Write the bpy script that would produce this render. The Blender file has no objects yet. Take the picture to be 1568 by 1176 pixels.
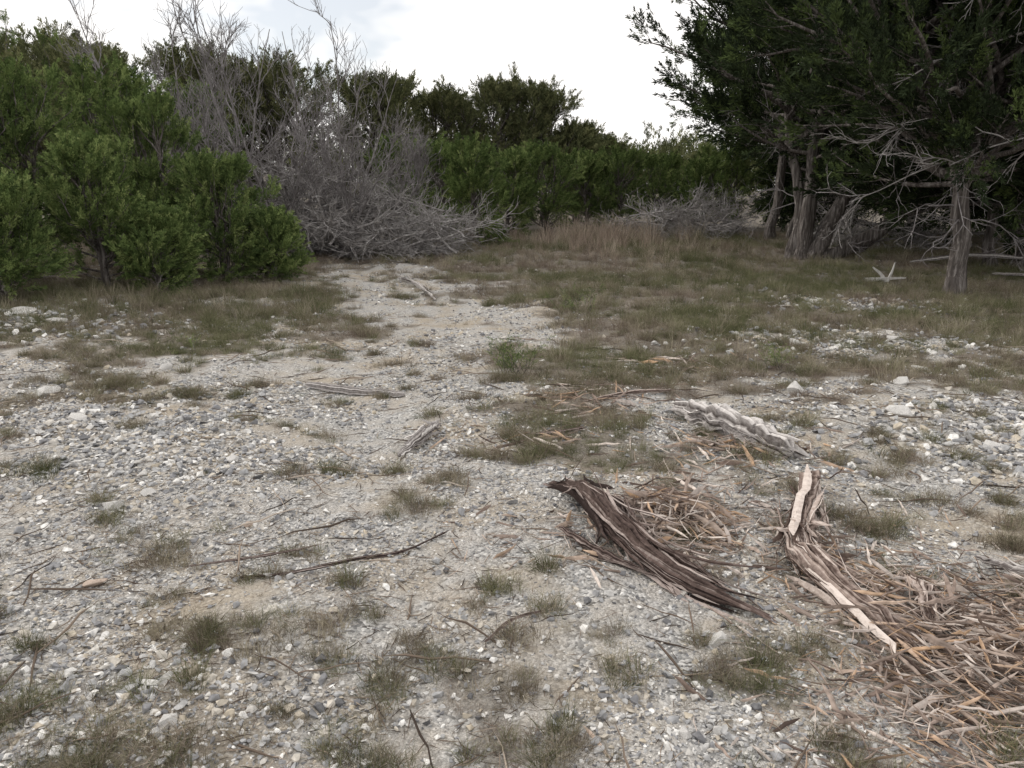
import bpy, bmesh, math
import numpy as np
from mathutils import Vector
rng = np.random.default_rng(7)
U = rng.uniform
scene = bpy.context.scene
try:
    scene.view_settings.view_transform = 'Standard'
    scene.view_settings.look = 'None'
    scene.view_settings.exposure = 0
except Exception: pass

# ---------------------------------------------------------------- noise / terrain
TAB = np.random.default_rng(3).random((256, 256))
def vn(x, y, s=0):
    x = np.asarray(x, float) + 37.3*s; y = np.asarray(y, float) + 91.7*s
    xi = np.floor(x).astype(int); yi = np.floor(y).astype(int)
    fx = x-xi; fy = y-yi
    fx = fx*fx*(3-2*fx); fy = fy*fy*(3-2*fy)
    a = TAB[xi & 255, yi & 255]; b = TAB[(xi+1) & 255, yi & 255]
    c = TAB[xi & 255, (yi+1) & 255]; d = TAB[(xi+1) & 255, (yi+1) & 255]
    return (a*(1-fx)+b*fx)*(1-fy)+(c*(1-fx)+d*fx)*fy
def fbm(x, y, s=0, o=3):
    v = 0; a = .5; t = 0
    for i in range(o):
        v = v+a*vn(x*2**i, y*2**i, s+i); t += a; a *= .5
    return v/t
def ss(a, b, x):
    t = np.clip((x-a)/(b-a), 0, 1); return t*t*(3-2*t)
PY = np.array([0, 2, 4, 5.3, 7.6, 10.2, 12.8, 16, 19.5, 22, 24])
PX = np.array([-1.5, -1.6, -1.6, -1.35, -.95, -.7, -1.8, -3.0, -4.1, -4.8, -5])
PW = np.array([3.2, 2.6, 1.9, 1.5, 1.25, 1.35, 1.4, 1.1, .8, .3, .05])
def path(x, y):
    c = np.interp(y, PY, PX); w = np.interp(y, PY, PW)
    e = (fbm(x*.8, y*.8, 11, 3)-.5)*1.6
    return 1-ss(.45, 1.35, np.abs(x-c)/w+e)
def H(x, y):
    x = np.asarray(x, float); y = np.asarray(y, float)
    h = 0.12*(fbm(x*.45, y*.45, 1, 2)-.5) + 0.07*(vn(x*1.7, y*1.7, 2)-.5) + 0.03*(vn(x*5, y*5, 3)-.5)
    h = h + 0.02*np.clip(y-10, 0, 60) + 0.14*ss(-2.5, -9, x)*ss(4, 9, y)
    c = np.interp(y, PY, PX); h = h - .06*np.exp(-((x-c)/.5)**2)*ss(4, 7, y)*(1-ss(18, 22, y))
    h = h + ss(30, 75, y)*(3.0*ss(0, -50, x)+.6) + .25*ss(10, 25, np.abs(x-2))
    return h
def blob(x, y, cx, cy, rx, ry):
    return 1-ss(.5, 1.2, np.sqrt(((x-cx)/rx)**2+((y-cy)/ry)**2)+(fbm(x*1.3, y*1.3, 21)-.5)*.8)
def veg(x, y):
    """vegetation cover 0..1 in world space"""
    w = .39 + .26*ss(5.5, 9, y) + .24*ss(11, 17, y)
    w = w + .2*blob(x, y, .55, 6.0, .9, 2.3) + .16*ss(.4, 1.5, x)*ss(6, 8, y)
    w = w - .34*path(x, y)*ss(2.5, 6, y) - .04*path(x, y) - .22*blob(x, y, 3.5, 5.0, 1.7, 1.1) - .2*blob(x, y, 3.8, 8.6, 1.9, 1.3)
    w = w - .06*blob(x, y, 1.2, 3.2, 1.6, 1.3) - .09*blob(x, y, -1.5, 4.1, 1.3, .9) - .12*blob(x, y, 5, 11.5, 1.6, 1)
    n = fbm(x*1.3, y*1.3, 5, 3)
    n2 = fbm(x*4.1, y*4.1, 8, 2)
    v = ss(.5, .66, n*.5+n2*.5 + (w-.42)*.9)
    return v

# ---------------------------------------------------------------- mesh helpers
def mk_mesh(name, V, F, mats=(), smooth=False, attrs=None, big=False):
    V = np.ascontiguousarray(V, dtype=np.float32).reshape(-1, 3); F = np.ascontiguousarray(F, dtype=np.int32)
    me = bpy.data.meshes.new(name); n, k = F.shape
    me.vertices.add(len(V)); me.vertices.foreach_set('co', V.ravel())
    me.loops.add(n*k); me.loops.foreach_set('vertex_index', F.ravel())
    me.polygons.add(n); me.polygons.foreach_set('loop_start', np.arange(0, n*k, k, dtype=np.int32))
    me.polygons.foreach_set('use_smooth', np.full(n, smooth))
    for m in mats: me.materials.append(m)
    me.update(calc_edges=True)
    if not big: me.validate()
    if attrs:
        for a, v in attrs.items():
            at = me.attributes.new(a, 'FLOAT', 'POINT'); at.data.foreach_set('value', np.asarray(v, np.float32))
    return me
def link(name, me, parent=None):
    ob = bpy.data.objects.new(name, me); scene.collection.objects.link(ob)
    if parent: ob.parent = parent
    return ob
def empty(name):
    ob = bpy.data.objects.new(name, None); scene.collection.objects.link(ob); ob.empty_display_size = .3
    return ob
def norm(v): return v/(np.linalg.norm(v, axis=-1, keepdims=True)+1e-9)
def tubes(P, R, S=5, flat=1.0, flute=0.0, jit=0.0):
    N, K, _ = P.shape
    T = norm(np.gradient(P, axis=1))
    ref = norm(rng.normal(size=(N, 1, 3))); t0 = norm(P[:, -1:]-P[:, :1])
    ref = norm(ref-t0*np.sum(ref*t0, -1, keepdims=True))
    A = norm(np.cross(T, ref)); B = np.cross(T, A)
    th = np.arange(S)*2*np.pi/S
    rr = R[:, :, None]*(1+flute*U(-1, 1, (N, 1, S)))*(1+jit*U(-1, 1, (N, K, S)))
    V = P[:, :, None, :]+A[:, :, None, :]*(rr*np.cos(th))[..., None]+B[:, :, None, :]*(rr*np.sin(th)*flat)[..., None]
    i = np.arange(N)[:, None, None]*K*S; k = np.arange(K-1)[None, :, None]*S; s = np.arange(S)[None, None, :]; s2 = (s+1) % S
    F = np.stack([i+k+s, i+k+s2, i+k+S+s2, i+k+S+s], -1).reshape(-1, 4)
    return V.reshape(-1, 3), F
def merge(parts):
    Vs, Fs, o = [], [], 0
    for V, F in parts:
        Vs.append(V); Fs.append(F+o); o += len(V)
    return np.concatenate(Vs), np.concatenate(Fs)
def grow(st, d, L, K=7, wob=.2, up=0.0):
    N = len(st); P = np.zeros((N, K, 3)); P[:, 0] = st; d = norm(d)
    step = np.asarray(L).reshape(-1, 1)/(K-1)
    for k in range(1, K):
        P[:, k] = P[:, k-1]+d*step
        d = norm(d+rng.normal(size=(N, 3))*wob+np.array([0, 0, up]))
    return P
def taper(r0, K, N, end=.25):
    return np.asarray(r0).reshape(-1, 1)*np.linspace(1, end, K)[None, :]*np.ones((N, 1))
def along(P, idx, t):
    K = P.shape[1]; f = t*(K-1); i = np.clip(np.floor(f).astype(int), 0, K-2); u = (f-i)[:, None]
    a = P[idx, i]; b = P[idx, i+1]
    return a*(1-u)+b*u, norm(b-a)
def kids(P, n, t0=.25, t1=1., mix=.9, up=.1):
    N = len(P); idx = np.repeat(np.arange(N), n); t = U(t0, t1, len(idx))
    p, T = along(P, idx, t); r = norm(rng.normal(size=p.shape))
    r = norm(r-T*np.sum(r*T, -1, keepdims=True))
    return idx, t, p, norm(T+r*mix+np.array([0, 0, up]))
def catmull(pts, n):
    pts = np.asarray(pts, float); p = np.vstack([2*pts[0]-pts[1], pts, 2*pts[-1]-pts[-2]])
    ts = np.linspace(0, len(pts)-1-1e-6, n); i = ts.astype(int); u = (ts-i)[:, None]
    a, b, c, d = p[i], p[i+1], p[i+2], p[i+3]
    return .5*((2*b)+(-a+c)*u+(2*a-5*b+4*c-d)*u*u+(-a+3*b-3*c+d)*u**3)

# ---------------------------------------------------------------- materials
def newmat(name, rough=.9):
    m = bpy.data.materials.new(name); m.use_nodes = True; nt = m.node_tree
    b = nt.nodes['Principled BSDF']; b.inputs['Roughness'].default_value = rough
    b.inputs['Specular IOR Level'].default_value = .15
    return m, nt, b
def ramp(nt, stops, interp='LINEAR'):
    r = nt.nodes.new('ShaderNodeValToRGB'); cr = r.color_ramp; cr.interpolation = interp
    while len(cr.elements) < len(stops): cr.elements.new(.5)
    for e, (p, c) in zip(cr.elements, stops): e.position = p; e.color = (*c, 1)
    return r
def mapping(nt, scale=(1, 1, 1), kind='Object'):
    tc = nt.nodes.new('ShaderNodeTexCoord'); mp = nt.nodes.new('ShaderNodeMapping')
    mp.inputs['Scale'].default_value = scale; nt.links.new(tc.outputs[kind], mp.inputs[0]); return mp
def noise(nt, vec, scale, detail=4, rough=.6):
    n = nt.nodes.new('ShaderNodeTexNoise'); n.inputs['Scale'].default_value = scale
    n.inputs['Detail'].default_value = detail; n.inputs['Roughness'].default_value = rough
    nt.links.new(vec, n.inputs['Vector']); return n
def mixc(nt, fac, a, b, mode='MIX'):
    m = nt.nodes.new('ShaderNodeMix'); m.data_type = 'RGBA'; m.blend_type = mode
    for s, v in ((m.inputs[0], fac), (m.inputs[6], a), (m.inputs[7], b)):
        if isinstance(v, bpy.types.NodeSocket): nt.links.new(v, s)
        elif isinstance(v, tuple): s.default_value = (*v, 1)
        else: s.default_value = v
    return m.outputs[2]
def rand_mat(name, stops, nscale=0, var=.35, attr=None):
    """colour per instance (Object Info random, or the per-piece 'rnd' attribute), plain diffuse"""
    m, nt, b = newmat(name); nt.nodes.remove(b)
    b = nt.nodes.new('ShaderNodeBsdfDiffuse'); nt.links.new(b.outputs[0], nt.nodes['Material Output'].inputs[0])
    r = ramp(nt, stops)
    if attr:
        at = nt.nodes.new('ShaderNodeAttribute'); at.attribute_name = attr; nt.links.new(at.outputs['Fac'], r.inputs[0])
    else:
        oi = nt.nodes.new('ShaderNodeObjectInfo'); nt.links.new(oi.outputs['Random'], r.inputs[0])
    c = r.outputs[0]
    if nscale:
        mp = mapping(nt); n = noise(nt, mp.outputs[0], nscale, 2)
        r2 = ramp(nt, [(.3, (1-var,)*3), (.7, (1+var*.6,)*3)]); nt.links.new(n.outputs[0], r2.inputs[0])
        c = mixc(nt, 1.0, c, r2.outputs[0], 'MULTIPLY')
    nt.links.new(c, b.inputs[0])
    return m
def wood_mat(name, c1, c2, c3, scale=30, stretch=(1, 1, .12), bump=.4, stops=(.3, .52, .72), attr=False):
    m, nt, b = newmat(name, .85); mp = mapping(nt, stretch)
    n = noise(nt, mp.outputs[0], scale, 4, .65); r = ramp(nt, [(stops[0], c1), (stops[1], c2), (stops[2], c3)])
    f = n.outputs[0]
    if attr:   # grain streak value carried along every fibre
        at = nt.nodes.new('ShaderNodeAttribute'); at.attribute_name = 'shade'
        ma = nt.nodes.new('ShaderNodeMath'); ma.operation = 'MULTIPLY_ADD'; ma.inputs[1].default_value = .55
        mb = nt.nodes.new('ShaderNodeMath'); mb.operation = 'MULTIPLY'; mb.inputs[1].default_value = .45
        nt.links.new(n.outputs[0], mb.inputs[0]); nt.links.new(at.outputs['Fac'], ma.inputs[0]); nt.links.new(mb.outputs[0], ma.inputs[2]); f = ma.outputs[0]
    nt.links.new(f, r.inputs[0]); nt.links.new(r.outputs[0], b.inputs['Base Color'])
    if bump > .2:
        bp = nt.nodes.new('ShaderNodeBump'); bp.inputs['Strength'].default_value = bump; bp.inputs['Distance'].default_value = .02
        nt.links.new(n.outputs[0], bp.inputs['Height']); nt.links.new(bp.outputs[0], b.inputs['Normal'])
    return m
M_bark = wood_mat('juniper_bark', (.035, .03, .028), (.13, .115, .107), (.36, .335, .32), 24, (1, 1, .08), .8)
M_twig = wood_mat('grey_twig', (.11, .1, .1), (.21, .197, .2), (.37, .35, .355), 5, (1, 1, 1), .1)
M_deadtwig = wood_mat('dead_twig', (.14, .13, .127), (.31, .295, .29), (.52, .505, .5), 8, (1, 1, 1), .1)
M_leafA = rand_mat('juniper_green', [(0, (.05, .075, .03)), (.5, (.125, .178, .062)), (.85, (.21, .27, .1)), (1, (.28, .33, .135))])
M_leafB = rand_mat('juniper_olive', [(0, (.07, .08, .042)), (.5, (.13, .145, .07)), (1, (.23, .235, .12))])
M_leafC = rand_mat('juniper_dark', [(0, (.022, .03, .019)), (.6, (.048, .066, .034)), (1, (.11, .15, .056))])
M_stone = rand_mat('limestone_gravel', [(0, (.13, .13, .135)), (.1, (.25, .25, .262)), (.38, (.39, .393, .4)), (.6, (.54, .53, .515)), (.76, (.5, .44, .35)), (.84, (.68, .665, .64)), (1, (.82, .81, .79))], 45, var=.3, attr='rnd')
M_rock = wood_mat('limestone_rock', (.4, .39, .375), (.64, .625, .605), (.78, .77, .75), 14, (1, 1, 1), .5)
M_rockt = wood_mat('tan_rock', (.38, .3, .25), (.53, .43, .36), (.63, .54, .47), 12, (1, 1, 1), .5)
M_grassG = rand_mat('grass_green', [(0, (.08, .088, .043)), (.5, (.145, .152, .082)), (1, (.25, .245, .15))], attr='rnd')
M_grassD = rand_mat('grass_dry', [(0, (.12, .1, .075)), (.5, (.235, .205, .15)), (1, (.4, .36, .275))], attr='rnd')
M_grassR = rand_mat('grass_russet', [(0, (.14, .115, .095)), (.5, (.25, .2, .165)), (1, (.37, .325, .265))], attr='rnd')
M_straw = rand_mat('grass_straw', [(0, (.2, .155, .13)), (.5, (.34, .27, .225)), (1, (.5, .43, .355))], attr='rnd')
M_splint = rand_mat('wood_splinter', [(0, (.1, .075, .065)), (.2, (.27, .21, .18)), (.5, (.42, .345, .3)), (.64, (.5, .34, .22)), (.76, (.5, .44, .405)), (1, (.72, .64, .58))], 30, attr='rnd')
M_litter = rand_mat('litter', [(0, (.05, .04, .035)), (.5, (.16, .125, .1)), (.85, (.32, .26, .21)), (1, (.48, .42, .36))], attr='rnd')
M_logG = wood_mat('weathered_wood_grey', (.1, .085, .08), (.4, .375, .365), (.7, .67, .65), 30, (1, 1, 1), .6, attr=True)
M_logP = wood_mat('weathered_wood_pink', (.09, .062, .052), (.38, .305, .27), (.7, .62, .57), 30, (1, 1, 1), .6, attr=True)
M_logD = wood_mat('shredded_bark_dark', (.03, .02, .018), (.15, .11, .098), (.47, .4, .37), 30, (1, 1, 1), .6, attr=True)

def ground_mat():
    m, nt, b = newmat('gravelly_soil', .95); L = nt.links
    mp = mapping(nt)
    v = nt.nodes.new('ShaderNodeTexVoronoi'); v.inputs['Scale'].default_value = 75; L.new(mp.outputs[0], v.inputs['Vector'])
    v2 = nt.nodes.new('ShaderNodeTexVoronoi'); v2.inputs['Scale'].default_value = 190; L.new(mp.outputs[0], v2.inputs['Vector'])
    sp = nt.nodes.new('ShaderNodeSeparateColor'); L.new(v.outputs['Color'], sp.inputs[0])
    r = ramp(nt, [(0, (.17, .167, .163)), (.4, (.34, .336, .33)), (.75, (.51, .5, .485)), (1, (.7, .69, .67))]); L.new(sp.outputs[0], r.inputs[0])
    sp2 = nt.nodes.new('ShaderNodeSeparateColor'); L.new(v2.outputs['Color'], sp2.inputs[0])
    r2 = ramp(nt, [(0, (.28, .26, .24)), (.5, (.44, .42, .39)), (1, (.65, .62, .585))]); L.new(sp2.outputs[0], r2.inputs[0])
    n0 = noise(nt, mp.outputs[0], 6, 3); rr = ramp(nt, [(.42, (0,)*3), (.6, (1,)*3)]); L.new(n0.outputs[0], rr.inputs[0])
    c = mixc(nt, rr.outputs[0], r.outputs[0], r2.outputs[0])
    n1 = noise(nt, mp.outputs[0], 1.3, 5, .65); r1 = ramp(nt, [(.47, (0,)*3), (.63, (.75,)*3)]); L.new(n1.outputs[0], r1.inputs[0])
    nf = noise(nt, mp.outputs[0], 60, 4, .7); rf = ramp(nt, [(.3, (.2, .155, .11)), (.52, (.42, .355, .27)), (.75, (.63, .57, .47))]); L.new(nf.outputs[0], rf.inputs[0])
    c = mixc(nt, r1.outputs[0], c, rf.outputs[0])
    at = nt.nodes.new('ShaderNodeAttribute'); at.attribute_name = 'veg'
    rs = ramp(nt, [(.3, (.075, .063, .05)), (.5, (.165, .142, .115)), (.72, (.32, .29, .245))]); L.new(nf.outputs[0], rs.inputs[0])
    mm = nt.nodes.new('ShaderNodeMath'); mm.operation = 'MULTIPLY'; mm.inputs[1].default_value = .85; L.new(at.outputs['Fac'], mm.inputs[0])
    c = mixc(nt, mm.outputs[0], c, rs.outputs[0])
    L.new(c, b.inputs['Base Color'])
    ad = nt.nodes.new('ShaderNodeMath'); ad.operation = 'ADD'; L.new(v.outputs['Distance'], ad.inputs[0]); L.new(nf.outputs[0], ad.inputs[1])
    bp = nt.nodes.new('ShaderNodeBump'); bp.invert = True; bp.inputs['Strength'].default_value = .9; bp.inputs['Distance'].default_value = .012
    L.new(ad.outputs[0], bp.inputs['Height']); L.new(bp.outputs[0], b.inputs['Normal'])
    return m
def axis(lo, hi, step, far, g=1.12):
    a = list(np.arange(lo, hi, step)); s = step; x = a[-1]
    while x < far: s *= g; x += s; a.append(x)
    s = step; x = a[0]; pre = []
    while x > -far: s *= g; x -= s; pre.append(x)
    return np.array(pre[::-1]+a)
xs = axis(-6, 6, .05, 500); ys = axis(0.5, 14, .05, 500)
X, Y = np.meshgrid(xs, ys, indexing='ij'); Z = H(X, Y)
nx, ny = X.shape; ii = np.arange(nx-1)[:, None]*ny+np.arange(ny-1)[None, :]
F = np.stack([ii, ii+ny, ii+ny+1, ii+1], -1).reshape(-1, 4)
V = np.stack([X, Y, Z], -1).reshape(-1, 3)
link('ground', mk_mesh('ground', V, F, [ground_mat()], True, {'veg': veg(X, Y).ravel()}))

# ---------------------------------------------------------------- instancing / baking
def proto_coll(name, meshes):
    c = bpy.data.collections.new(name)
    for i, me in enumerate(meshes):
        o = bpy.data.objects.new('%s_part_%02d' % (name, i), me); c.objects.link(o)
    return c
GN = {}
def inst_group(coll):
    if coll.name in GN: return GN[coll.name]
    g = bpy.data.node_groups.new('scatter_'+coll.name, 'GeometryNodeTree')
    g.interface.new_socket('Geometry', in_out='INPUT', socket_type='NodeSocketGeometry')
    g.interface.new_socket('Geometry', in_out='OUTPUT', socket_type='NodeSocketGeometry')
    N = g.nodes; L = g.links
    i = N.new('NodeGroupInput'); o = N.new('NodeGroupOutput'); ip = N.new('GeometryNodeInstanceOnPoints')
    ci = N.new('GeometryNodeCollectionInfo'); ci.inputs['Collection'].default_value = coll
    ci.inputs['Separate Children'].default_value = True; ci.inputs['Reset Children'].default_value = True
    def na(nm, ty):
        n = N.new('GeometryNodeInputNamedAttribute'); n.data_type = ty; n.inputs['Name'].default_value = nm; return n
    a = na('idx', 'INT'); r = na('rot', 'FLOAT_VECTOR'); s = na('scl', 'FLOAT_VECTOR')
    e = N.new('FunctionNodeEulerToRotation'); L.new(r.outputs['Attribute'], e.inputs[0])
    L.new(i.outputs[0], ip.inputs['Points']); L.new(ci.outputs[0], ip.inputs['Instance'])
    ip.inputs['Pick Instance'].default_value = True
    L.new(a.outputs['Attribute'], ip.inputs['Instance Index']); L.new(e.outputs[0], ip.inputs['Rotation'])
    L.new(s.outputs['Attribute'], ip.inputs['Scale']); L.new(ip.outputs[0], o.inputs[0])
    GN[coll.name] = g; return g
def scatter(name, coll, P, R, S, parent=None, pick=None):
    n = len(P); me = bpy.data.meshes.new(name); me.vertices.add(n)
    me.vertices.foreach_set('co', np.asarray(P, np.float32).ravel())
    S = np.asarray(S, np.float32)
    if S.ndim == 1: S = np.repeat(S[:, None], 3, 1)
    a = me.attributes.new('rot', 'FLOAT_VECTOR', 'POINT'); a.data.foreach_set('vector', np.asarray(R, np.float32).ravel())
    a = me.attributes.new('scl', 'FLOAT_VECTOR', 'POINT'); a.data.foreach_set('vector', S.ravel())
    if pick is None: pick = rng.integers(0, len(coll.objects), n)
    a = me.attributes.new('idx', 'INT', 'POINT'); a.data.foreach_set('value', np.asarray(pick, np.int32))
    ob = link(name, me, parent); md = ob.modifiers.new('scatter', 'NODES'); md.node_group = inst_group(coll)
    return ob
def eulmat(R):
    cx, cy, cz = np.cos(R).T; sx, sy, sz = np.sin(R).T; M = np.zeros((len(R), 3, 3))
    M[:, 0, 0] = cy*cz; M[:, 0, 1] = sx*sy*cz-cx*sz; M[:, 0, 2] = cx*sy*cz+sx*sz
    M[:, 1, 0] = cy*sz; M[:, 1, 1] = sx*sy*sz+cx*cz; M[:, 1, 2] = cx*sy*sz-sx*cz
    M[:, 2, 0] = -sy; M[:, 2, 1] = sx*cy; M[:, 2, 2] = cx*cy
    return M
def bake(name, protos, P, R, S, pick=None, parent=None):
    """merge transformed copies of the prototypes into ONE mesh"""
    protos, mats = protos
    if pick is None: pick = rng.integers(0, len(protos), len(P))
    M = eulmat(R)*np.asarray(S)[:, None, None]; Vs, Fs, Rs, Ms, o = [], [], [], [], 0
    for k, (pv, pf, mi) in enumerate(protos):
        s = np.where(pick == k)[0]
        if not len(s): continue
        V = np.einsum('nij,vj->nvi', M[s], pv)+P[s][:, None]; nv = len(pv)
        Vs.append(V.reshape(-1, 3).astype(np.float32)); Fs.append((pf[None]+(np.arange(len(s))*nv)[:, None, None]).reshape(-1, pf.shape[1])+o)
        Rs.append(np.repeat(U(0, 1, len(s)), nv)); Ms.append(np.full(len(s)*len(pf), mi)); o += len(s)*nv
    me = mk_mesh(name, np.concatenate(Vs), np.concatenate(Fs), mats, False, {'rnd': np.concatenate(Rs)}, big=True)
    me.polygons.foreach_set('material_index', np.concatenate(Ms).astype(np.int32))
    return link(name, me, parent)
def dir_rot(D):
    D = norm(D); th = np.arccos(np.clip(D[:, 2], -1, 1)); ph = np.arctan2(D[:, 1], D[:, 0])+np.pi/2
    return np.stack([th, np.zeros_like(th), ph], -1)

def hullbm(n, sq):
    p = norm(rng.normal(size=(n, 3)))*U(.75, 1.0, (n, 1))*np.array(sq)
    bm = bmesh.new()
    for q in p: bm.verts.new(q)
    res = bmesh.ops.convex_hull(bm, input=bm.verts)
    bmesh.ops.delete(bm, geom=[g for g in res['geom_interior'] if isinstance(g, bmesh.types.BMVert)], context='VERTS')
    bm.verts.index_update(); return bm
def stone():
    bm = hullbm(int(U(8, 14)), (1, U(.6, .95), U(.4, .75)))
    V = np.array([v.co[:] for v in bm.verts]); F = np.array([[v.index for v in f.verts] for f in bm.faces if len(f.verts) == 3]); bm.free(); return V, F, 0
PR_stone = ([stone() for _ in range(12)], [M_stone])

def blades(n, rad, h0, h1, w, spread, mi, curl=.5, K=3):
    az = U(0, 6.283, n); rr = rad*np.sqrt(U(0, 1, n))
    base = np.stack([rr*np.cos(az), rr*np.sin(az), np.full(n, -.01)], -1)
    az2 = az+rng.normal(size=n)*.8; L = U(h0, h1, n); lean = np.abs(rng.normal(size=n))*spread
    d = norm(np.stack([np.cos(az2)*lean, np.sin(az2)*lean, np.ones(n)], -1))
    P = np.zeros((n, K, 3)); P[:, 0] = base
    g = np.stack([np.cos(az2), np.sin(az2), -U(.3, 1, n)], -1)*U(0, curl, n)[:, None]
    for k in range(1, K):
        P[:, k] = P[:, k-1]+d*(L/(K-1))[:, None]; d = norm(d+g+rng.normal(size=(n, 3))*.08)
    P[:, :, 2] = np.maximum(P[:, :, 2], -.01)
    side = norm(np.cross(norm(P[:, -1]-P[:, 0]), norm(rng.normal(size=(n, 3)))))
    wd = w*U(.6, 1.3, n)[:, None]*np.linspace(1, .12, K)[None, :]
    A = P-side[:, None]*wd[..., None]; B = P+side[:, None]*wd[..., None]
    V = np.stack([A, B], 2).reshape(-1, 3)
    i = np.arange(n)[:, None]*K*2; k = np.arange(K-1)[None, :]*2
    F = np.stack([i+k, i+k+1, i+k+3, i+k+2], -1).reshape(-1, 4)
    return V, F, mi
GM = [M_grassG, M_grassD, M_grassR, M_straw]
PR_tuft = ([blades(48, .05, .05, .16, .0014, .7, 0, .9) for _ in range(3)] + [blades(48, .05, .04, .14, .0014, .8, 1, 1.) for _ in range(4)] +
           [blades(44, .06, .04, .12, .0014, .9, 2, 1.) for _ in range(2)], GM)
PR_tall = ([blades(34, .12, .25, .6, .004, .3, 3, .35) for _ in range(3)] + [blades(34, .12, .2, .5, .004, .35, 1, .45) for _ in range(2)] +
           [blades(34, .12, .15, .4, .004, .4, 0, .5) for _ in range(2)], GM)
def spray(nm, mat, n=22, m=3, L=.32, lw=.012, ll=.055):
    P0 = np.zeros((1, 3)); ax = grow(P0, np.array([[0, 0, 1.]]), [L], 6, .12)
    idx, t, p, d = kids(ax, n, .05, 1., .65, .3); br = grow(p, d, L*.36*(1.15-t), 4, .15, .15)
    idx, t2, p, d = kids(br, m, .1, 1., .5, .2)
    N = len(p); l = U(.6, 1.2, N)*ll; side = norm(np.cross(d, norm(rng.normal(size=(N, 3)))))
    a = p; c = p+d*l[:, None]; mid = p+d*l[:, None]*.5
    V = np.stack([a, mid+side*lw*.5, c, mid-side*lw*.5], 1).reshape(-1, 3)
    return mk_mesh(nm, V, np.arange(N*4).reshape(-1, 4), [mat])
C_A = proto_coll('spray_green', [spray('spray', M_leafA, 24, 3, .32, .010, .05) for _ in range(5)])
C_B = proto_coll('spray_olive', [spray('spray', M_leafB, 20, 3) for _ in range(5)])
C_C = proto_coll('spray_dark', [spray('spray', M_leafC, 24, 3, .34, .014, .058) for _ in range(5)])
C_seed = proto_coll('seedling_sprig', [spray('spray', M_leafA, 18, 3, .3, .006, .05) for _ in range(3)])

# ---------------------------------------------------------------- junipers
def juniper(name, x, y, h, rad, coll, clear=.1, nl=55, ns=6, nsp=4, sc=1., trunks=None, tr=None, elev=(.15, 1.1), wob=.14, peak=.35, dead=0, lmin=.5):
    root = empty(name); root.location = (x, y, float(H(x, y)))
    tr = tr or .03*h+.02
    if trunks is None:
        tr_p = []
        for k in range(3):
            a = U(0, 6.28); q = [(0, 0, -.1)]
            for f in (.3, .6, .95): q.append((math.cos(a)*rad*.25*f, math.sin(a)*rad*.25*f, h*f*U(.85, .95)))
            tr_p.append(q)
    else: tr_p = trunks
    T = np.stack([catmull(q, 14) for q in tr_p])
    T[:, 1:-1] += rng.normal(size=T[:, 1:-1].shape)*.012*h*.5
    N = len(T); RT = np.asarray(tr)*np.linspace(1, .18, 14)[None, :]*U(.75, 1.1, (N, 1)); RT[:, 0] *= 1.35
    parts = [tubes(T, RT, 11, 1, .28, .06)]
    ti = rng.integers(0, N, nl); t = np.clip(clear+(1-clear)*U(0, 1, nl)**.9, 0, .99)
    p, _ = along(T, ti, t); zr = np.clip(p[:, 2]/h, 0, 1)
    prof = np.where(zr < peak, .75+.25*zr/peak, np.sqrt(np.clip(1-((zr-peak)/(1.03-peak))**2, .03, 1)))
    az = U(0, 6.283, nl); el = elev[0]+(elev[1]-elev[0])*zr+U(-.2, .25, nl)
    d = np.stack([np.cos(az)*np.cos(el), np.sin(az)*np.cos(el), np.sin(el)], -1)
    L = rad*prof*U(lmin, 1.12, nl)
    L = np.minimum(L, np.maximum((h-p[:, 2])/np.maximum(np.sin(el), .15), .25))
    L1 = grow(p, d, L, 8, wob, .05); parts.append(tubes(L1, taper(np.clip(.018*L+.006, .008, .09), 8, nl, .15), 5))
    idx, t2, p2, d2 = kids(L1, ns, .22, 1., .75, .25); l2 = L[idx]*.4*(1.2-t2)*U(.6, 1.2, len(t2))+.1
    L2 = grow(p2, d2, l2, 5, wob, .08); parts.append(tubes(L2, taper(np.full(len(L2), .007*sc), 5, len(L2)), 3))
    V, F = merge(parts); link('trunk_and_limbs', mk_mesh('trunk', V, F, [M_bark], True), root)
    idx, t3, p3, d3 = kids(L2, nsp, .1, 1., .6, .5)
    tip = L1[:, -1]; td = norm(L1[:, -1]-L1[:, -2]); p3 = np.concatenate([p3, tip, tip-.5*(L1[:, -1]-L1[:, -2])]); d3 = np.concatenate([d3, td, td])
    out = norm(p3-np.array([0, 0, h*.4]))
    scatter('foliage', coll, p3, dir_rot(norm(d3+out*.35)), U(.65, 1.35, len(p3))*sc, root)
    if dead:
        az = U(0, 6.283, dead); ti = rng.integers(0, N, dead); p, _ = along(T, ti, U(clear*.5, min(clear*1.6, .6), dead))
        d = np.stack([np.cos(az), np.sin(az), U(-.25, .35, dead)], -1)
        D1 = grow(p, d, U(.4, .95, dead)*rad*.8, 9, .2, -.0); D = twigs(D1, .015, 5, .7, 3, .35)
        link('dead_branches', mk_mesh('dead', *D, [M_twig]), root)
    return root
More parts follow.
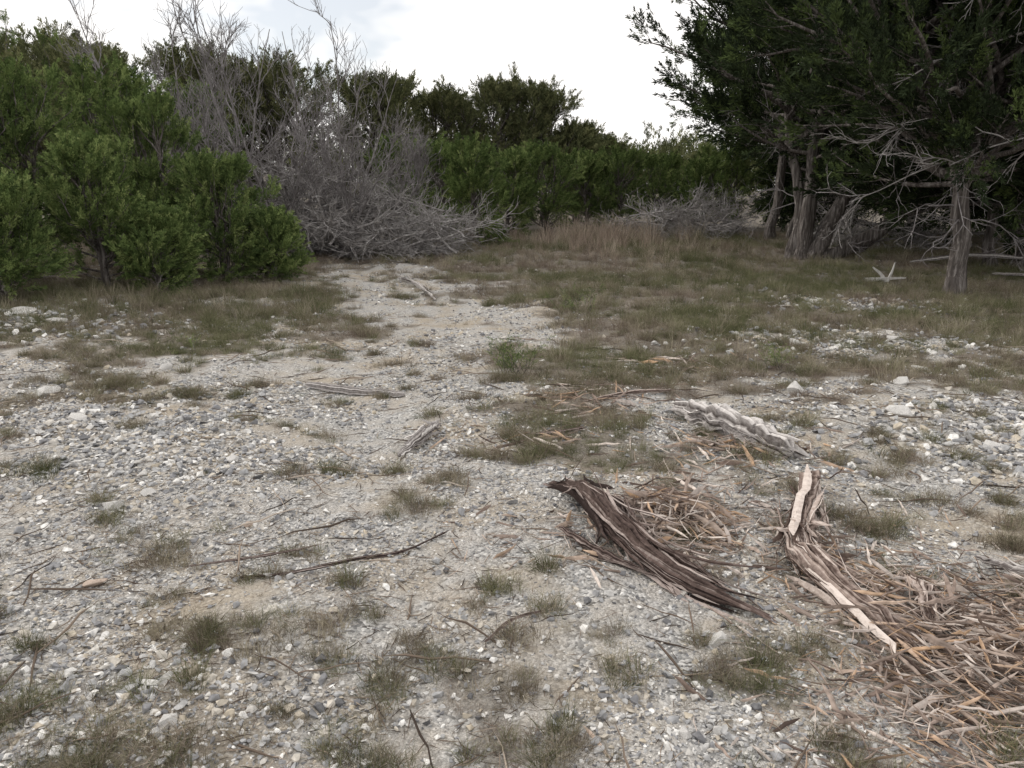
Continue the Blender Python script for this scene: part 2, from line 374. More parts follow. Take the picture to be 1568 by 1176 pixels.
def twigs(P1, r, n2, l2, n3, l3, n4=0, l4=.2, mix=.9, up=.05, mn=.0035):
    N = len(P1); K = P1.shape[1]; parts = [tubes(P1, taper(np.full(N, r), K, N, .3), 5)]
    i, t, p, d = kids(P1, n2, .2, 1, mix, up); B = grow(p, d, l2*U(.5, 1.2, len(p)), 6, .2, up*.5)
    parts.append(tubes(B, taper(np.full(len(B), r*.5), 6, len(B), .4), 3))
    i, t, p, d = kids(B, n3, .15, 1, mix, up); C = grow(p, d, l3*U(.5, 1.2, len(p)), 4, .2, up*.5)
    parts.append(tubes(C, taper(np.full(len(C), max(r*.28, mn)), 4, len(C), .5), 3))
    if n4:
        i, t, p, d = kids(C, n4, .15, 1, mix, up); E = grow(p, d, l4*U(.5, 1.2, len(p)), 3, .2, up*.5)
        parts.append(tubes(E, taper(np.full(len(E), mn), 3, len(E), .6), 3))
    return merge(parts)

# front-left shrubs
for (x, y, h, r) in [(-8.4, 11.6, 2.8, 1.5), (-8.1, 13.2, 3.2, 1.4), (-6.4, 12.3, 2.0, 1.05), (-6.1, 14.0, 2.8, 1.3),
                     (-5.0, 13.6, 1.8, 1.0), (-4.2, 13.7, .9, .6), (-5.5, 12.0, 1.0, .65), (-7.6, 15.4, 3.5, 1.5), (-7.1, 10.8, 1.4, .85)]:
    juniper('juniper_shrub', x, y, h, r, C_A, .03, int(34+26*r), 6, 5, .78, elev=(.35, 1.3), tr=.03+.01*h)
for (x, y, h, r) in [(-12.6, 19, 4.7, 2.2), (-10.4, 20, 4.3, 2.1), (-8.4, 20.5, 3.6, 1.8), (-15, 18, 4.8, 2.3)]:
    juniper('juniper_tree', x, y, h, r, C_B if h > 4 else C_A, .08, 70, 6, 4, 1.2, elev=(.3, 1.2))
for (x, y, h, r) in [(-12.9, 21, 5.8, .6), (-11.6, 21, 5.6, .55)]:
    juniper('juniper_tree', x, y, h, r, C_A, .3, 34, 4, 3, .8, elev=(.7, 1.35), tr=.06)
# mid shrubs
for (x, y, h, r) in [(-.95, 21.8, 2.5, 1.05), (-2.3, 24.5, 2.5, 1.3), (-.2, 25.5, 2.2, 1.2), (1.2, 28, 2.6, 1.5), (2.8, 29.5, 2.3, 1.4),
                     (4.2, 30, 2.5, 1.5), (5.6, 30.5, 2.3, 1.5), (7.0, 29, 2.1, 1.4), (-3.6, 26.5, 2.7, 1.6), (8.4, 31, 2.6, 1.7), (10.6, 31, 2.6, 1.7), (13, 32, 2.8, 1.8)]:
    juniper('juniper_shrub', x, y, h, r, C_A, .02, 50, 5, 4, 1.15, elev=(.3, 1.3), tr=.05)
# background crowns
for (x, y, h, r) in [(-20, 26, 5.3, 3), (-16.5, 27.5, 5.5, 3), (-13.6, 27, 5.2, 2.8), (-10.8, 28, 5.3, 2.8), (-8, 28.5, 5.0, 2.6), (-5.6, 30, 4.8, 2.4),
                     (-2.9, 32, 4.5, 2.2), (-.9, 32.5, 4.9, 2.5), (1.3, 32.5, 4.8, 2.3), (2.7, 34, 3.6, 1.5), (4.4, 40, 3.2, 1.2)]:
    juniper('juniper_tree', x, y, h, r, C_B, .08, 85, 6, 4, 1.65, elev=(.2, 1.0), tr=.12, lmin=.65, peak=.45)
def woodland():
    root = empty('distant_juniper_woodland'); P = []; D = []; TT = []
    for k in range(55):
        y = U(44, 60); x = U(-.75, .75)*y*1.1; h = U(2.6, 3.8)+.03*(y-44); r = U(1.9, 3.0); z0 = float(H(x, y))
        n = 180; u = norm(rng.normal(size=(n, 3))); u[:, 2] = np.abs(u[:, 2])
        bump = 1+.25*np.sin(u[:, 0]*5+k)*np.cos(u[:, 1]*6+k*2)
        q = u*np.array([r, r, h*.75])*(U(.6, 1, (n, 1))**.5)*bump[:, None]+np.array([x, y, z0+h*.12])
        P.append(q); D.append(norm(u+np.array([0, 0, .6]))); TT.append([(x, y, z0-.2), (x+.2, y, z0+h*.4), (x, y+.2, z0+h*.8)])
    P = np.concatenate(P); D = np.concatenate(D)
    scatter('foliage', C_B, P, dir_rot(D), U(2.4, 4, len(P)), root)
    T = np.stack([catmull(q, 5) for q in TT]); V, F = tubes(T, taper(np.full(len(T), .15), 5, len(T)), 5)
    link('trunks', mk_mesh('trunks', V, F, [M_bark]), root)
woodland()
# right-hand big junipers
juniper('juniper_tree', 7.9, 24, 9.5, 4.0, C_C, .29, 150, 7, 5, 1.85, trunks=[[(0, 0, -.1), (.1, 0, 2.5), (-.2, .2, 5.5), (0, 0, 9)], [(.7, .3, -.1), (1.2, .2, 2), (1.8, 0, 5), (2, 0, 8)]], tr=.17, elev=(.0, .9), dead=8, lmin=.65)
juniper('juniper_tree', 6.75, 18.2, 8.2, 3.3, C_C, .4, 135, 7, 6, 1.55, trunks=[
    [(0, 0, -.1), (.12, 0, 1.2), (.05, 0, 2.6), (.4, 0, 5), (.8, 0, 7.8)],
    [(.1, -.1, -.1), (.55, -.1, .9), (1.2, .1, 2.4), (1.6, .3, 4.5), (2, .3, 7)],
    [(.25, 0, -.1), (1.3, -.1, .45), (2.5, 0, 1.3), (3.5, .1, 2.6), (4.0, .2, 5.5)],
    [(.3, .2, -.1), (1.5, .2, .3), (2.8, .3, 1.7), (3.2, .4, 3), (3.6, .5, 6)],
    [(-.1, .1, -.1), (-.05, .2, 1.4), (-.4, .4, 3), (-.7, .6, 6.5)]], tr=.21, elev=(.0, .9), dead=14, lmin=.6)
juniper('juniper_tree', 7.25, 12.7, 6.8, 3.3, C_C, .44, 135, 7, 6, 1.25, trunks=[
    [(0, 0, -.1), (-.02, 0, 1.0), (-.12, 0, 2.0), (.1, 0, 3.4), (.3, 0, 6.2)],
    [(.02, .04, -.1), (-.04, .02, 1.1), (-.4, .05, 2.6), (-1.0, .1, 3.9), (-1.3, .1, 5.6)]], tr=.135, elev=(-.1, .85), dead=12, lmin=.6)
juniper('juniper_tree', 10.2, 16.6, 7.8, 3.8, C_C, .36, 120, 7, 6, 1.6, trunks=[
    [(0, 0, -.1), (-.1, 0, 1.2), (.1, 0, 2.8), (.3, 0, 7.2)], [(.3, -.3, -.1), (.9, -.2, .8), (1.8, 0, 2.2), (2.4, 0, 5.5)]], tr=.17, elev=(.0, .85), dead=8)
juniper('juniper_tree', 9.6, 14.2, 6.0, 2.6, C_C, .45, 70, 7, 5, 1.3, trunks=[
    [(0, 0, -.1), (.12, 0, .9), (-.1, 0, 2.0), (.2, 0, 5.5)], [(.15, 0, -.1), (.55, 0, .7), (1.2, 0, 1.8), (1.7, 0, 4)]], tr=.13, elev=(.1, .85), dead=6)
juniper('juniper_tree', 10.2, 12.0, 7.0, 3.6, C_C, .4, 115, 7, 6, 1.35, trunks=[
    [(0, 0, -.1), (-.2, 0, 1.4), (-1.2, 0, 2.7), (-2.0, 0, 3.5), (-2.6, 0, 4.4)], [(.1, 0, -.1), (.2, 0, 2), (.1, 0, 4), (0, 0, 6.6)]], tr=.17, elev=(-.05, .85), dead=8)
for (x, y, h, r) in [(13.5, 21, 8.5, 4.2), (12.0, 29, 8.5, 4.2), (17.5, 25, 8.5, 4.4)]:
    juniper('juniper_tree', x, y, h, r, C_C, .06, 100, 6, 5, 2.2, elev=(-.2, .9), tr=.2, dead=8)

root = empty('dead_juniper_branch')
st = np.array([[10.2, 11.8, 3.0], [10.0, 11.9, 3.15], [9.6, 11.6, 3.5], [9.8, 11.4, 4.0], [9.0, 11.5, 4.4], [9.6, 11.6, 2.75]])
dd = np.array([[-1, -.12, -.12], [-1, -.05, .02], [-1, -.1, .06], [-1, -.15, -.05], [-1, -.1, .1], [-.9, -.1, -.14]])
D1 = grow(st, dd, np.array([5.2, 4.6, 4.6, 4.4, 3.6, 3.6]), 12, .08, -.005)
link('branches', mk_mesh('br', *twigs(D1, .024, 10, .9, 6, .4, 2, .16, .7), [M_deadtwig]), root)

def bare(x, y, ht, n=7, spread=.35, dens=1.):
    r = empty('bare_tree'); r.location = (x, y, float(H(x, y)))
    az = U(0, 6.28, n); st = np.stack([np.cos(az)*.15, np.sin(az)*.15, np.full(n, -.1)], -1)
    d = np.stack([np.cos(az)*spread, np.sin(az)*spread, np.ones(n)], -1)
    A = grow(st, d, ht*U(.75, 1.05, n), 12, .07, .0)
    parts = [tubes(A, taper(np.full(n, .036), 12, n, .2), 7)]
    i, t, p, d = kids(A, int(8*dens), .25, 1, .75, .25); B = grow(p, d, ht*.28*(1.25-t), 8, .12, .04); parts.append(tubes(B, taper(np.full(len(B), .012), 8, len(B), .4), 5))
    i, t, p, d = kids(B, 6, .2, 1, .75, .25); C = grow(p, d, U(.3, .75, len(p)), 6, .14, .05); parts.append(tubes(C, taper(np.full(len(C), .0068), 6, len(C), .5), 3))
    i, t, p, d = kids(C, 3, .2, 1, .8, .2); E = grow(p, d, U(.12, .35, len(p)), 4, .16, .04); parts.append(tubes(E, taper(np.full(len(E), .0048), 4, len(E), .6), 3))
    link('stems', mk_mesh('stems', *merge(parts), [M_twig]), r)
bare(-6.7, 17.5, 5.7, 5, .34); bare(-7.6, 17.6, 5.2, 4, .3); bare(-5.2, 18.3, 5.8, 5, .32); bare(-4.0, 19.0, 5.4, 4, .3); bare(-5.8, 18.0, 3.6, 6, .6); bare(-4.4, 18.9, 3.6, 6, .6); bare(-3.4, 19.6, 3.2, 5, .5)

def brush(name, cx, cy, rx, ry, hz, n, L=1.8):
    r = empty(name); r.location = (cx, cy, float(H(cx, cy)))
    a = U(0, 6.283, n); q = np.sqrt(U(0, 1, n)); x = np.cos(a)*q*rx; y = np.sin(a)*q*ry
    z = U(0, 1, n)*hz*np.sqrt(np.clip(1-q*q*.9, 0, 1)); az = U(0, 6.28, n)
    d = np.stack([np.cos(az), np.sin(az), U(-.45, .6, n)], -1)
    A = grow(np.stack([x, y, z], -1)-d*L*.3, d, L*U(.6, 1.2, n), 9, .13, -.01)
    V, F = twigs(A, .026, 6, .8, 5, .45, 2, .22, .7, .02, .0055); V = V.copy(); V[:, 2] = np.maximum(V[:, 2], -.02)
    link('branches', mk_mesh('brush', V, F, [M_deadtwig]), r)
brush('brush_pile', -3.3, 19.2, 2.3, 1.3, 1.45, 95)
brush('brush_pile', -4.9, 18.6, 1.4, 1.1, 2.1, 60)
brush('brush_pile', 5.3, 25.0, 2.0, 1.0, 1.1, 44, 1.5)
brush('brush_pile', 9.6, 20.5, 2.0, 1.0, .8, 24, 1.6)

# ---------------------------------------------------------------- gravel
def band(n, y0, y1, p=1.0):
    y = y0+(y1-y0)*U(0, 1, n)**p; x = U(-1, 1, n)*(.72*y+.6); return x, y
P = []; S = []
for n, y0, y1, s0, sg in [(62000, 1.5, 4.2, .0065, .52), (56000, 4.2, 8, .0105, .48), (34000, 8, 16, .017, .42), (6000, 16, 22, .025, .35), (4200, 1.5, 8, .019, .33)]:
    x, y = band(n, y0, y1); v = veg(x, y); dn = fbm(x*1.6, y*1.6, 31, 3)
    keep = U(0, 1, n) < (1-.8*v)*(.1+1.5*ss(.4, .62, dn))*.85
    x = x[keep]; y = y[keep]; s = s0*np.exp(rng.normal(size=len(x))*sg)*(1+.5*blob(x, y, 3.4, 5, 1.6, 1)+.4*blob(x, y, -2.4, 4.6, 1.5, 1.2))
    s = np.minimum(s, .022+.0035*y)
    P.append(np.stack([x, y, H(x, y)+s*U(-.1, .4, len(x))], -1)); S.append(s)
for cx, cy, rx, ry, n, s0 in [(3.6, 4.9, 1.5, 1.1, 2200, .024), (-3.2, 5.6, 1.7, 1.3, 1200, .02), (-1.3, 2.3, .7, .4, 350, .014), (-5.5, 9.5, 1.6, 1.5, 600, .033), (3.8, 8.6, 1.8, 1.1, 1000, .026), (5, 11.5, 1.5, .9, 400, .035), (-.4, 2.2, 1.2, .4, 400, .012), (.6, 2.9, 1.0, .6, 300, .012)]:
    x = cx+rng.normal(size=n)*rx*.5; y = cy+rng.normal(size=n)*ry*.5; s = np.minimum(s0*np.exp(rng.normal(size=n)*.45), s0*2.3)
    P.append(np.stack([x, y, H(x, y)+s*.3], -1)); S.append(s)
P = np.concatenate(P); S = np.concatenate(S); R = U(-.5, .5, (len(P), 3)); R[:, 2] = U(0, 6.28, len(P))
bake('gravel', PR_stone, P, R, S)

def rock(name, x, y, sx, sy, sz, mat=M_rock, rot=0.):
    bm = hullbm(18, (1, 1, 1)); bmesh.ops.bevel(bm, geom=bm.edges[:], offset=.04, segments=1, affect='EDGES')
    me = bpy.data.meshes.new('rock'); bm.to_mesh(me); bm.free(); me.materials.append(mat)
    o = link(name, me); o.location = (x, y, float(H(x, y))+sz*.35); o.scale = (sx, sy, sz); o.rotation_euler = (U(-.15, .15), U(-.15, .15), rot)
for a in [(2.82, 5.45, .13, .09, .06), (2.35, 6.25, .11, .09, .075), (-3.85, 6.2, .17, .1, .06), (-2.1, 3.78, .075, .05, .04), (-1.98, 3.95, .05, .04, .03),
          (.75, 2.52, .06, .035, .03), (1.55, 2.8, .07, .05, .04), (-1.72, 4.5, .05, .045, .035), (-6.3, 9.9, .3, .18, .07), (-5.7, 9.6, .16, .12, .06),
          (-3.1, 5.3, .09, .06, .04), (3.5, 5.0, .12, .08, .05), (4.0, 5.3, .16, .1, .05), (3.1, 4.75, .09, .07, .04), (-3.3, 7.2, .1, .07, .05), (3.9, 4.6, .1, .08, .05),
          (.52, 2.0, .028, .025, .02), (.62, 2.02, .025, .02, .018), (3.1, 8.4, .14, .1, .06), (3.4, 6.6, .13, .09, .05), (4.4, 8.8, .12, .09, .06), (3.9, 7.2, .12, .08, .05), (-1.05, 2.05, .04, .03, .03)]:
    rock('limestone_rock', *a, rot=U(0, 3))
rock('sandstone_rock', -1.75, 2.95, .075, .04, .028, M_rockt, .2)
rock('sandstone_rock', -1.3, 3.55, .035, .025, .02, M_rockt, 1)

# ---------------------------------------------------------------- grass
def cand(n, y0, y1, wid=.75):
    y = U(y0, y1, n); x = U(-1, 1, n)*(wid*y+.6); return x, y
P = []; S = []; I = []
def hueidx(x, y):
    n = len(x); hue = fbm(x*.7, y*.7, 41, 2)+rng.normal(size=n)*.13-.1*ss(6, 10, y)*ss(1, 3, x)  # right meadow gets more dark green tufts: tree shade put into the grass colour
    return np.where(hue < .40, rng.integers(0, 3, n), np.where(hue < .62, rng.integers(3, 7, n), rng.integers(7, 9, n)))
for n, y0, y1, sc in [(5000, 1.5, 5, .6), (6600, 5, 9, .85), (9500, 9, 16, 1.2), (7500, 16, 27, 1.8)]:
    x, y = cand(n, y0, y1); v = veg(x, y); k = U(0, 1, n) < v*.95+.03
    x = x[k]; y = y[k]; v = v[k]; s = sc*U(.45, 1.3, len(x))*(.55+.5*v)
    P.append(np.stack([x, y, H(x, y)], -1)); S.append(s); I.append(hueidx(x, y))
cl = [(-1.72, 3.35, .2, 34), (-.95, 2.6, .14, 22), (-1.3, 2.55, .12, 14), (-2.1, 2.6, .2, 22), (-.62, 2.75, .1, 14), (-.42, 3.7, .1, 12), (-.35, 4.1, .14, 18), (.35, 2.55, .1, 14),
      (-.5, 2.05, .12, 12), (.15, 2.7, .1, 10), (1.9, 3.6, .2, 24), (2.25, 3.9, .18, 18), (-1.25, 5.1, .12, 10), (-2.6, 6.1, .25, 30), (-3.6, 4.9, .25, 22), (.7, 2.3, .08, 10), (1.0, 2.5, .1, 10)]
for k in range(640):
    y = 1.7+11*U()**1.1; x = U(-1, 1)*(.72*y+.5)
    if U() < .55*float(path(x, y))*(y > 5): continue
    if math.hypot((x-.9)/1.1, (y-3.2)/.9) < .7 and U() < .7: continue
    if math.hypot((x+1.4)/1.3, (y-4.1)/.9) < 1 and U() < .65: continue
    if fbm(x*.9, y*.9, 71, 2) < .46 and U() < .75: continue
    r = U(.02, .12)*(1+.06*y); cl.append((x, y, r, int(3+r*100)))
for cx, cy, r, n in cl:
    x = cx+rng.normal(size=n)*r*.5; y = cy+rng.normal(size=n)*r*.42; g = U(0, .55)
    P.append(np.stack([x, y, H(x, y)], -1)); S.append(U(.45, 1.15, n)*(.74+.035*cy)*U(.75, 1.15)); I.append(np.where(U(0, 1, n) < g, rng.integers(0, 3, n), rng.integers(3, 9, n)))
P = np.concatenate(P); S = np.concatenate(S); I = np.concatenate(I); R = U(-.15, .15, (len(P), 3)); R[:, 2] = U(0, 6.28, len(P))
bake('grass', PR_tuft, P, R, S, I)
P = []; S = []; I = []
n = 5200; x, y = cand(n, 14, 30, .8)
w = .9*np.clip(blob(x, y, 3.0, 21.5, 4.2, 6)+.3*ss(17, 22, y), 0, 1)*(1-path(x, y)); w = w*ss(.3, .5, fbm(x*.6, y*.6, 51))
k = U(0, 1, n) < w; x = x[k]; y = y[k]
P.append(np.stack([x, y, H(x, y)], -1)); S.append(U(.5, 1.2, len(x))*(.45+1.0*blob(x, y, 2.8, 23, 3.2, 4)))
I.append(np.where(x+rng.normal(size=len(x)) < 5.0, rng.integers(0, 5, len(x)), rng.integers(3, 7, len(x))))
n = 520; x = U(-9.5, -2.6, n); y = 11.4+U(-1.4, 1.2, n)-(x+3.6)*-.12; P.append(np.stack([x, y, H(x, y)], -1)); S.append(U(.3, .7, n)); I.append(rng.integers(3, 7, n))
n = 650; x = U(.2, 9, n); y = U(6.5, 15, n); k = U(0, 1, n) < veg(x, y); x = x[k]; y = y[k]; P.append(np.stack([x, y, H(x, y)], -1)); S.append(U(.25, .65, len(x))); I.append(rng.integers(3, 7, len(x)))
P = np.concatenate(P); S = np.concatenate(S); I = np.concatenate(I); R = U(-.1, .1, (len(P), 3)); R[:, 2] = U(0, 6.28, len(P))
bake('tall_grass', PR_tall, P, R, S, I)

def seedling(name, x, y, h, n=60, m=9, spread=.8):
    root = empty(name); root.location = (x, y, float(H(x, y)))
    st = np.stack([U(-.12, .12, m)*spread, U(-.1, .1, m)*spread, np.zeros(m)], -1)
    A = grow(st, np.stack([U(-1, 1, m)*spread, U(-1, 1, m)*spread, np.ones(m)], -1), U(.5, 1, m)*h, 6, .12)
    link('stems', mk_mesh('stems', *tubes(A, taper(np.full(m, .003), 6, m), 4), [M_bark]), root)
    i, t, p, d = kids(A, n//m, .1, 1, .7, .4)
    scatter('foliage', C_seed, p, dir_rot(d), U(.18, .4, len(p)), root)
seedling('green_shrub', .02, 6.9, .45, 230, 20, .8); seedling('green_shrub', .9, 10.6, .45, 150, 14, 1.6); seedling('green_shrub', 2.5, 7.2, .26, 50, 8, .7); seedling('green_shrub', -3.4, 8.0, .2, 30, 8, .9)

# ---------------------------------------------------------------- wood
def sliver(w=.05, th=.012):
    K = 6; P = np.zeros((1, K, 3)); P[0, :, 2] = np.linspace(-.5, .5, K); P[0, :, 0] = np.cumsum(rng.normal(size=K))*.02; P[0, :, 1] = np.cumsum(rng.normal(size=K))*.02
    R = w*np.array([[.1, .8, 1, .9, .6, .06]])*U(.7, 1.2, (1, K))
    V, F = tubes(P, R, 5, min(th/w*1.6, 1), .3, .1); return V, F, 0
PR_sliver = ([sliver(U(.012, .05), .011) for _ in range(10)], [M_splint])
PR_chip = ([sliver(U(.035, .075), .012) for _ in range(8)], [M_splint])
PR_litter = ([sliver(U(.01, .03), .012) for _ in range(6)], [M_litter])
def rand_lie(n, tilt=.12, az=None, azs=9.):
    a = U(0, 6.283, n) if az is None else az+rng.normal(size=n)*azs
    return np.stack([np.cos(a), np.sin(a), rng.normal(size=n)*tilt], -1)
x, y = band(20000, 1.5, 11, 1.3); k = U(0, 1, len(x)) < .25+.9*ss(.45, .65, fbm(x*1.2, y*1.2, 61)); x = x[k]; y = y[k]; n = len(x)
bake('twig_litter', PR_litter, np.stack([x, y, H(x, y)+.006], -1), dir_rot(rand_lie(n, .1)), U(.015, .09, n)*(1+.08*y))
x, y = band(420, 1.6, 9); n = len(x)
PR_stick = ([sliver(U(.008, .016), .02) for _ in range(6)], [M_litter])
bake('dead_sticks', PR_stick, np.stack([x, y, H(x, y)+.014], -1), dir_rot(rand_lie(n, .05)), U(.15, .42, n)*(1+.04*y))
def heap(name, items, pr=PR_sliver):
    P = []; D = []; S = []
    for cx, cy, rx, ry, hz, n, l0, l1, az, azs in items:
        gx = rng.normal(size=n)*.5; gy = rng.normal(size=n)*.5; x = cx+gx*rx; y = cy+gy*ry
        z = H(x, y)+.008+hz*U(0, 1, n)*np.exp(-(gx**2+gy**2)*2)
        P.append(np.stack([x, y, z], -1)); D.append(rand_lie(n, .3, az, azs)); S.append(U(l0, l1, n)*U(.6, 1, n))
    P = np.concatenate(P); D = np.concatenate(D); S = np.concatenate(S)
    bake(name, pr, P, dir_rot(D), S)
heap('wood_splinters', [(.78, 3.58, .32, .34, .17, 520, .08, .28, None, 0), (.62, 3.3, .5, .4, .03, 170, .06, .26, None, 0), (.95, 4.0, .45, .4, .03, 150, .06, .3, None, 0)])
heap('wood_chips', [(.8, 3.55, .28, .3, .2, 90, .12, .26, None, 0), (.5, 3.3, .5, .4, .03, 22, .08, .18, None, 0), (1.35, 4.6, .5, .4, .04, 26, .12, .26, None, 0), (.7, 5.8, .6, .5, .02, 22, .12, .26, None, 0)], PR_chip)
heap('wood_chips', [(1.6, 2.4, .6, .6, .13, 130, .1, .24, -.6, .8), (1.4, 3.2, .25, .5, .07, 50, .1, .24, 1.6, .5)], PR_chip)
heap('wood_splinters', [(1.7, 2.25, .6, .45, .12, 1500, .06, .24, -.5, .9), (1.5, 2.7, .4, .4, .09, 450, .06, .27, -.6, .8), (2.1, 2.6, .5, .45, .1, 700, .06, .24, -.4, .8), (1.25, 1.95, .55, .35, .03, 420, .05, .2, None, 0), (1.35, 3.3, .2, .5, .05, 160, .06, .22, 1.6, .5), (1.7, 3.2, .9, .7, .02, 260, .05, .2, None, 0)])
heap('wood_splinters', [(1.45, 4.75, .6, .4, .05, 200, .08, .34, None, 0), (.6, 5.9, .6, .6, .03, 110, .1, .4, None, 0), (.25, 4.9, .5, .2, .02, 50, .1, .35, .1, .6), (1.7, 7.6, .5, .4, .06, 60, .15, .4, None, 0), (-.1, 3.3, .3, .3, .01, 20, .08, .2, None, 0)])
def log(name, pts, r, mat, n=60, split=.06, prof=None, flute=.42, core=.92):
    root = empty(name); K = 30; pts = np.array([(a, b, float(H(a, b))+c) for a, b, c in pts]); o = pts[0].copy(); C = catmull(pts, K)-o
    root.location = o; ln = np.linspace(0, 1, K)
    pr = np.interp(ln, np.linspace(0, 1, len(prof)), prof)*r if prof else np.full(K, r)
    pr = pr*(1+.7*(vn(np.arange(K)*.35, np.zeros(K), rng.integers(0, 50))-.5))
    C[1:-1] += rng.normal(size=(K-2, 3))*r*.09
    prc = pr*core; prc[0] *= .15; prc[-1] *= .1; SC = 26
    parts = [tubes(C[None], prc[None], SC, .85, flute, .05)]; shade = [np.tile(U(0, .9, SC), K)]
    k = 12; t0 = U(-.03, .75, n); t1 = np.minimum(t0+U(.12, .6, n), 1.05); tt = t0[:, None]+(t1-t0)[:, None]*np.linspace(0, 1, k)
    tc = np.clip(tt, 0, 1); B = np.stack([np.interp(tc, ln, C[:, j]) for j in range(3)], -1)
    Tn = norm(C[-1]-C[0]); e = np.clip(tt, None, 2)-tc; B += Tn*e[..., None]*np.linalg.norm(C[-1]-C[0])
    rad = np.interp(tc, ln, pr)
    A1 = norm(np.cross(Tn, [0, 0, 1.])); A2 = np.cross(A1, Tn); th = U(0, 6.283, n)[:, None]+np.cumsum(rng.normal(size=(n, k))*.05, 1)
    fr = np.linspace(0, 1, k)[None, :]**2*(U(0, 1, n)**3*split)[:, None]+np.linspace(1, 0, k)[None, :]**3*(U(0, 1, n)**3*split*.7)[:, None]
    rr = rad*U(.6, 1.0, n)[:, None]+fr
    B = B+A1*(rr*np.cos(th))[..., None]+A2*(rr*np.sin(th)*.8)[..., None]
    B[..., 2] = np.maximum(B[..., 2], -r*.9-.02)
    w = r*(.05+.32*U(0, 1, n)**2.2)[:, None]*np.array([.15]+[.8]+[1]*(k-4)+[.7, .1])[None, :]
    parts.append(tubes(B, w, 5, .4, .4, .1)); shade.append(np.repeat(U(0, 1, n), k*5))
    V, F = merge(parts); link('wood', mk_mesh('wood', V, F, [mat], False, {'shade': np.concatenate(shade)}, big=True), root); return root
log('weathered_log', [(1.25, 5.75, .05), (1.36, 5.3, .07), (1.55, 4.85, .07), (1.72, 4.5, .05)], .08, M_logG, 60, .14, [.25, .8, 1.1, 1, .8], core=1.0)
log('shredded_juniper_log', [(.2, 3.98, .04), (.36, 3.72, .07), (.47, 3.3, .08), (.66, 2.95, .05), (.95, 2.68, .02)], .04, M_logD, 80, .22, [.3, 1.0, 1.3, 1.1, .2])
log('shredded_juniper_log', [(.42, 3.85, .03), (.55, 3.6, .07), (.57, 3.25, .05), (.74, 3.0, .04), (.85, 2.88, .03)], .028, M_logD, 45, .18, [.3, 1, 1.2, .9, .2])
log('shredded_juniper_log', [(.22, 3.4, .03), (.38, 3.12, .03), (.6, 2.95, .03)], .024, M_logD, 30, .1, [.3, 1, .2])
log('weathered_log', [(1.68, 4.12, .05), (1.55, 3.8, .06), (1.36, 3.42, .05), (1.27, 3.1, .05), (1.3, 2.75, .05), (1.42, 2.4, .03)], .05, M_logP, 120, .24, [1.6, 1.3, .6, .85, 1.1, .2])
log('weathered_log', [(1.62, 2.95, .05), (1.58, 2.7, .07), (1.52, 2.5, .03)], .034, M_logP, 30, .08, [.2, 1, .4])
log('weathered_log', [(2.05, 3.15, .04), (2.15, 2.9, .06), (2.35, 2.7, .05)], .03, M_logG, 30, .1, [.4, 1, .3])
log('broken_branch', [(-.72, 4.62, .03), (-.6, 4.95, .06), (-.52, 5.3, .03)], .038, M_logG, 30, .14, [.4, 1, .3])
log('fallen_branch', [(-1.78, 6.45, .03), (-1.4, 6.32, .035), (-1.1, 6.25, .03), (-.88, 6.15, .02)], .026, M_logG, 14, .01, [.7, 1, .8, .6])
log('fallen_branch', [(-2.1, 14.3, .03), (-1.6, 13.2, .1), (-1.2, 12.2, .03)], .035, M_logG, 30, .25, [.5, 1, .5])
log('fallen_branch', [(.05, 5.05, .02), (.25, 5.0, .025), (.5, 5.1, .02)], .018, M_logD, 16, .02, [.5, 1, .5])
log('fallen_branch', [(.55, 5.8, .02), (.95, 6.1, .03), (1.35, 6.3, .02)], .018, M_logP, 20, .05, [.5, 1, .5])
log('dead_stick', [(-1.2, 3.0, .01), (-.95, 3.02, .015), (-.7, 3.15, .02), (-.5, 3.22, .01), (-.3, 3.45, .01)], .008, M_logD, 4, .01, [.5, 1, .4])
log('dead_stick', [(-1.45, 3.15, .01), (-1.1, 3.2, .02), (-.9, 3.35, .01)], .006, M_logD, 4, .01, [.5, 1, .4])
log('dead_stick', [(-.1, 2.5, .01), (.0, 2.6, .02), (.12, 2.68, .01)], .007, M_logD, 4, .01, [.5, 1, .4])
root = empty('broken_stump'); root.location = (6.9, 14.3, float(H(6.9, 14.3)))
T = np.stack([catmull([(0, 0, -.05), (-.1, 0, .12), (-.28, 0, .26)], 8), catmull([(0, 0, -.05), (.08, 0, .16), (.12, 0, .34)], 8), catmull([(-.4, 0, .02), (0, 0, .05), (.35, 0, .06)], 8)])
link('wood', mk_mesh('w', *tubes(T, taper(np.full(3, .045), 8, 3, .3), 8, .7, .3, .1), [M_rock]), root)
for a in [[(9.0, 14.6, .1), (9.9, 14.2, .12), (10.8, 14.0, .08)], [(8.4, 16.5, .1), (9.6, 16.2, .3), (11, 16.0, .2)]]:
    log('fallen_branch', a, .04, M_logG, 10, .02, [.6, 1, .6])

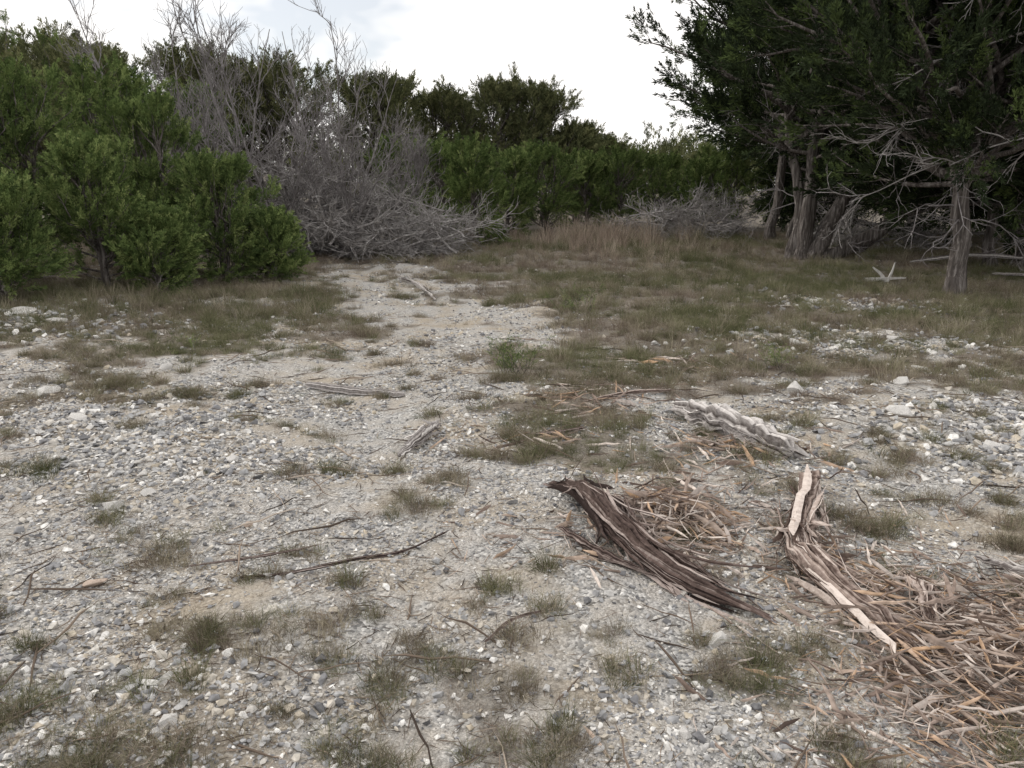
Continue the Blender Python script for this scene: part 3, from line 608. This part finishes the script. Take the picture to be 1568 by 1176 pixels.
# ---------------------------------------------------------------- camera, light, sky
cam = bpy.data.cameras.new('camera'); co = bpy.data.objects.new('camera', cam); scene.collection.objects.link(co)
co.location = (0, 0, 1.6); co.rotation_euler = (math.radians(90-13.7), 0, 0)
cam.sensor_width = 36; cam.lens = 27.2; cam.clip_end = 2000; cam.clip_start = .05; scene.camera = co
az, el = math.radians(-60), math.radians(35)
sd = np.array([math.sin(az)*math.cos(el), math.cos(az)*math.cos(el), math.sin(el)])
sun = bpy.data.lights.new('sun', 'SUN'); sun.energy = 1.4; sun.angle = math.radians(18); sun.color = (1, .93, .84)
so = bpy.data.objects.new('sun', sun); scene.collection.objects.link(so)
so.rotation_euler = Vector(tuple(sd)).to_track_quat('Z', 'Y').to_euler()
w = bpy.data.worlds.new('World'); scene.world = w; w.use_nodes = True; nt = w.node_tree
bg = nt.nodes['Background']; sky = nt.nodes.new('ShaderNodeTexSky'); sky.sky_type = 'NISHITA'; sky.sun_disc = False
sky.sun_elevation = el; sky.sun_rotation = az
mp = mapping(nt, (1, 1, 2.2), 'Generated'); n = noise(nt, mp.outputs[0], 7, 3, .6)
tc = nt.nodes.new('ShaderNodeTexCoord'); dt = nt.nodes.new('ShaderNodeVectorMath'); dt.operation = 'DOT_PRODUCT'
nt.links.new(tc.outputs['Generated'], dt.inputs[0]); dv = norm(np.array([-.3, .95, .25])); dt.inputs[1].default_value = tuple(dv)
mr = nt.nodes.new('ShaderNodeMapRange'); mr.inputs[1].default_value = .965; mr.inputs[2].default_value = .996; mr.inputs[3].default_value = .35; mr.inputs[4].default_value = -.06
nt.links.new(dt.outputs['Value'], mr.inputs[0])
ad = nt.nodes.new('ShaderNodeMath'); ad.operation = 'ADD'; nt.links.new(n.outputs[0], ad.inputs[0]); nt.links.new(mr.outputs[0], ad.inputs[1])
r = ramp(nt, [(.38, (.5,)*3), (.58, (1,)*3)]); nt.links.new(ad.outputs[0], r.inputs[0])
c = mixc(nt, r.outputs[0], sky.outputs[0], (12.3, 12.0, 11.7))
nt.links.new(c, bg.inputs[0]); bg.inputs[1].default_value = .1
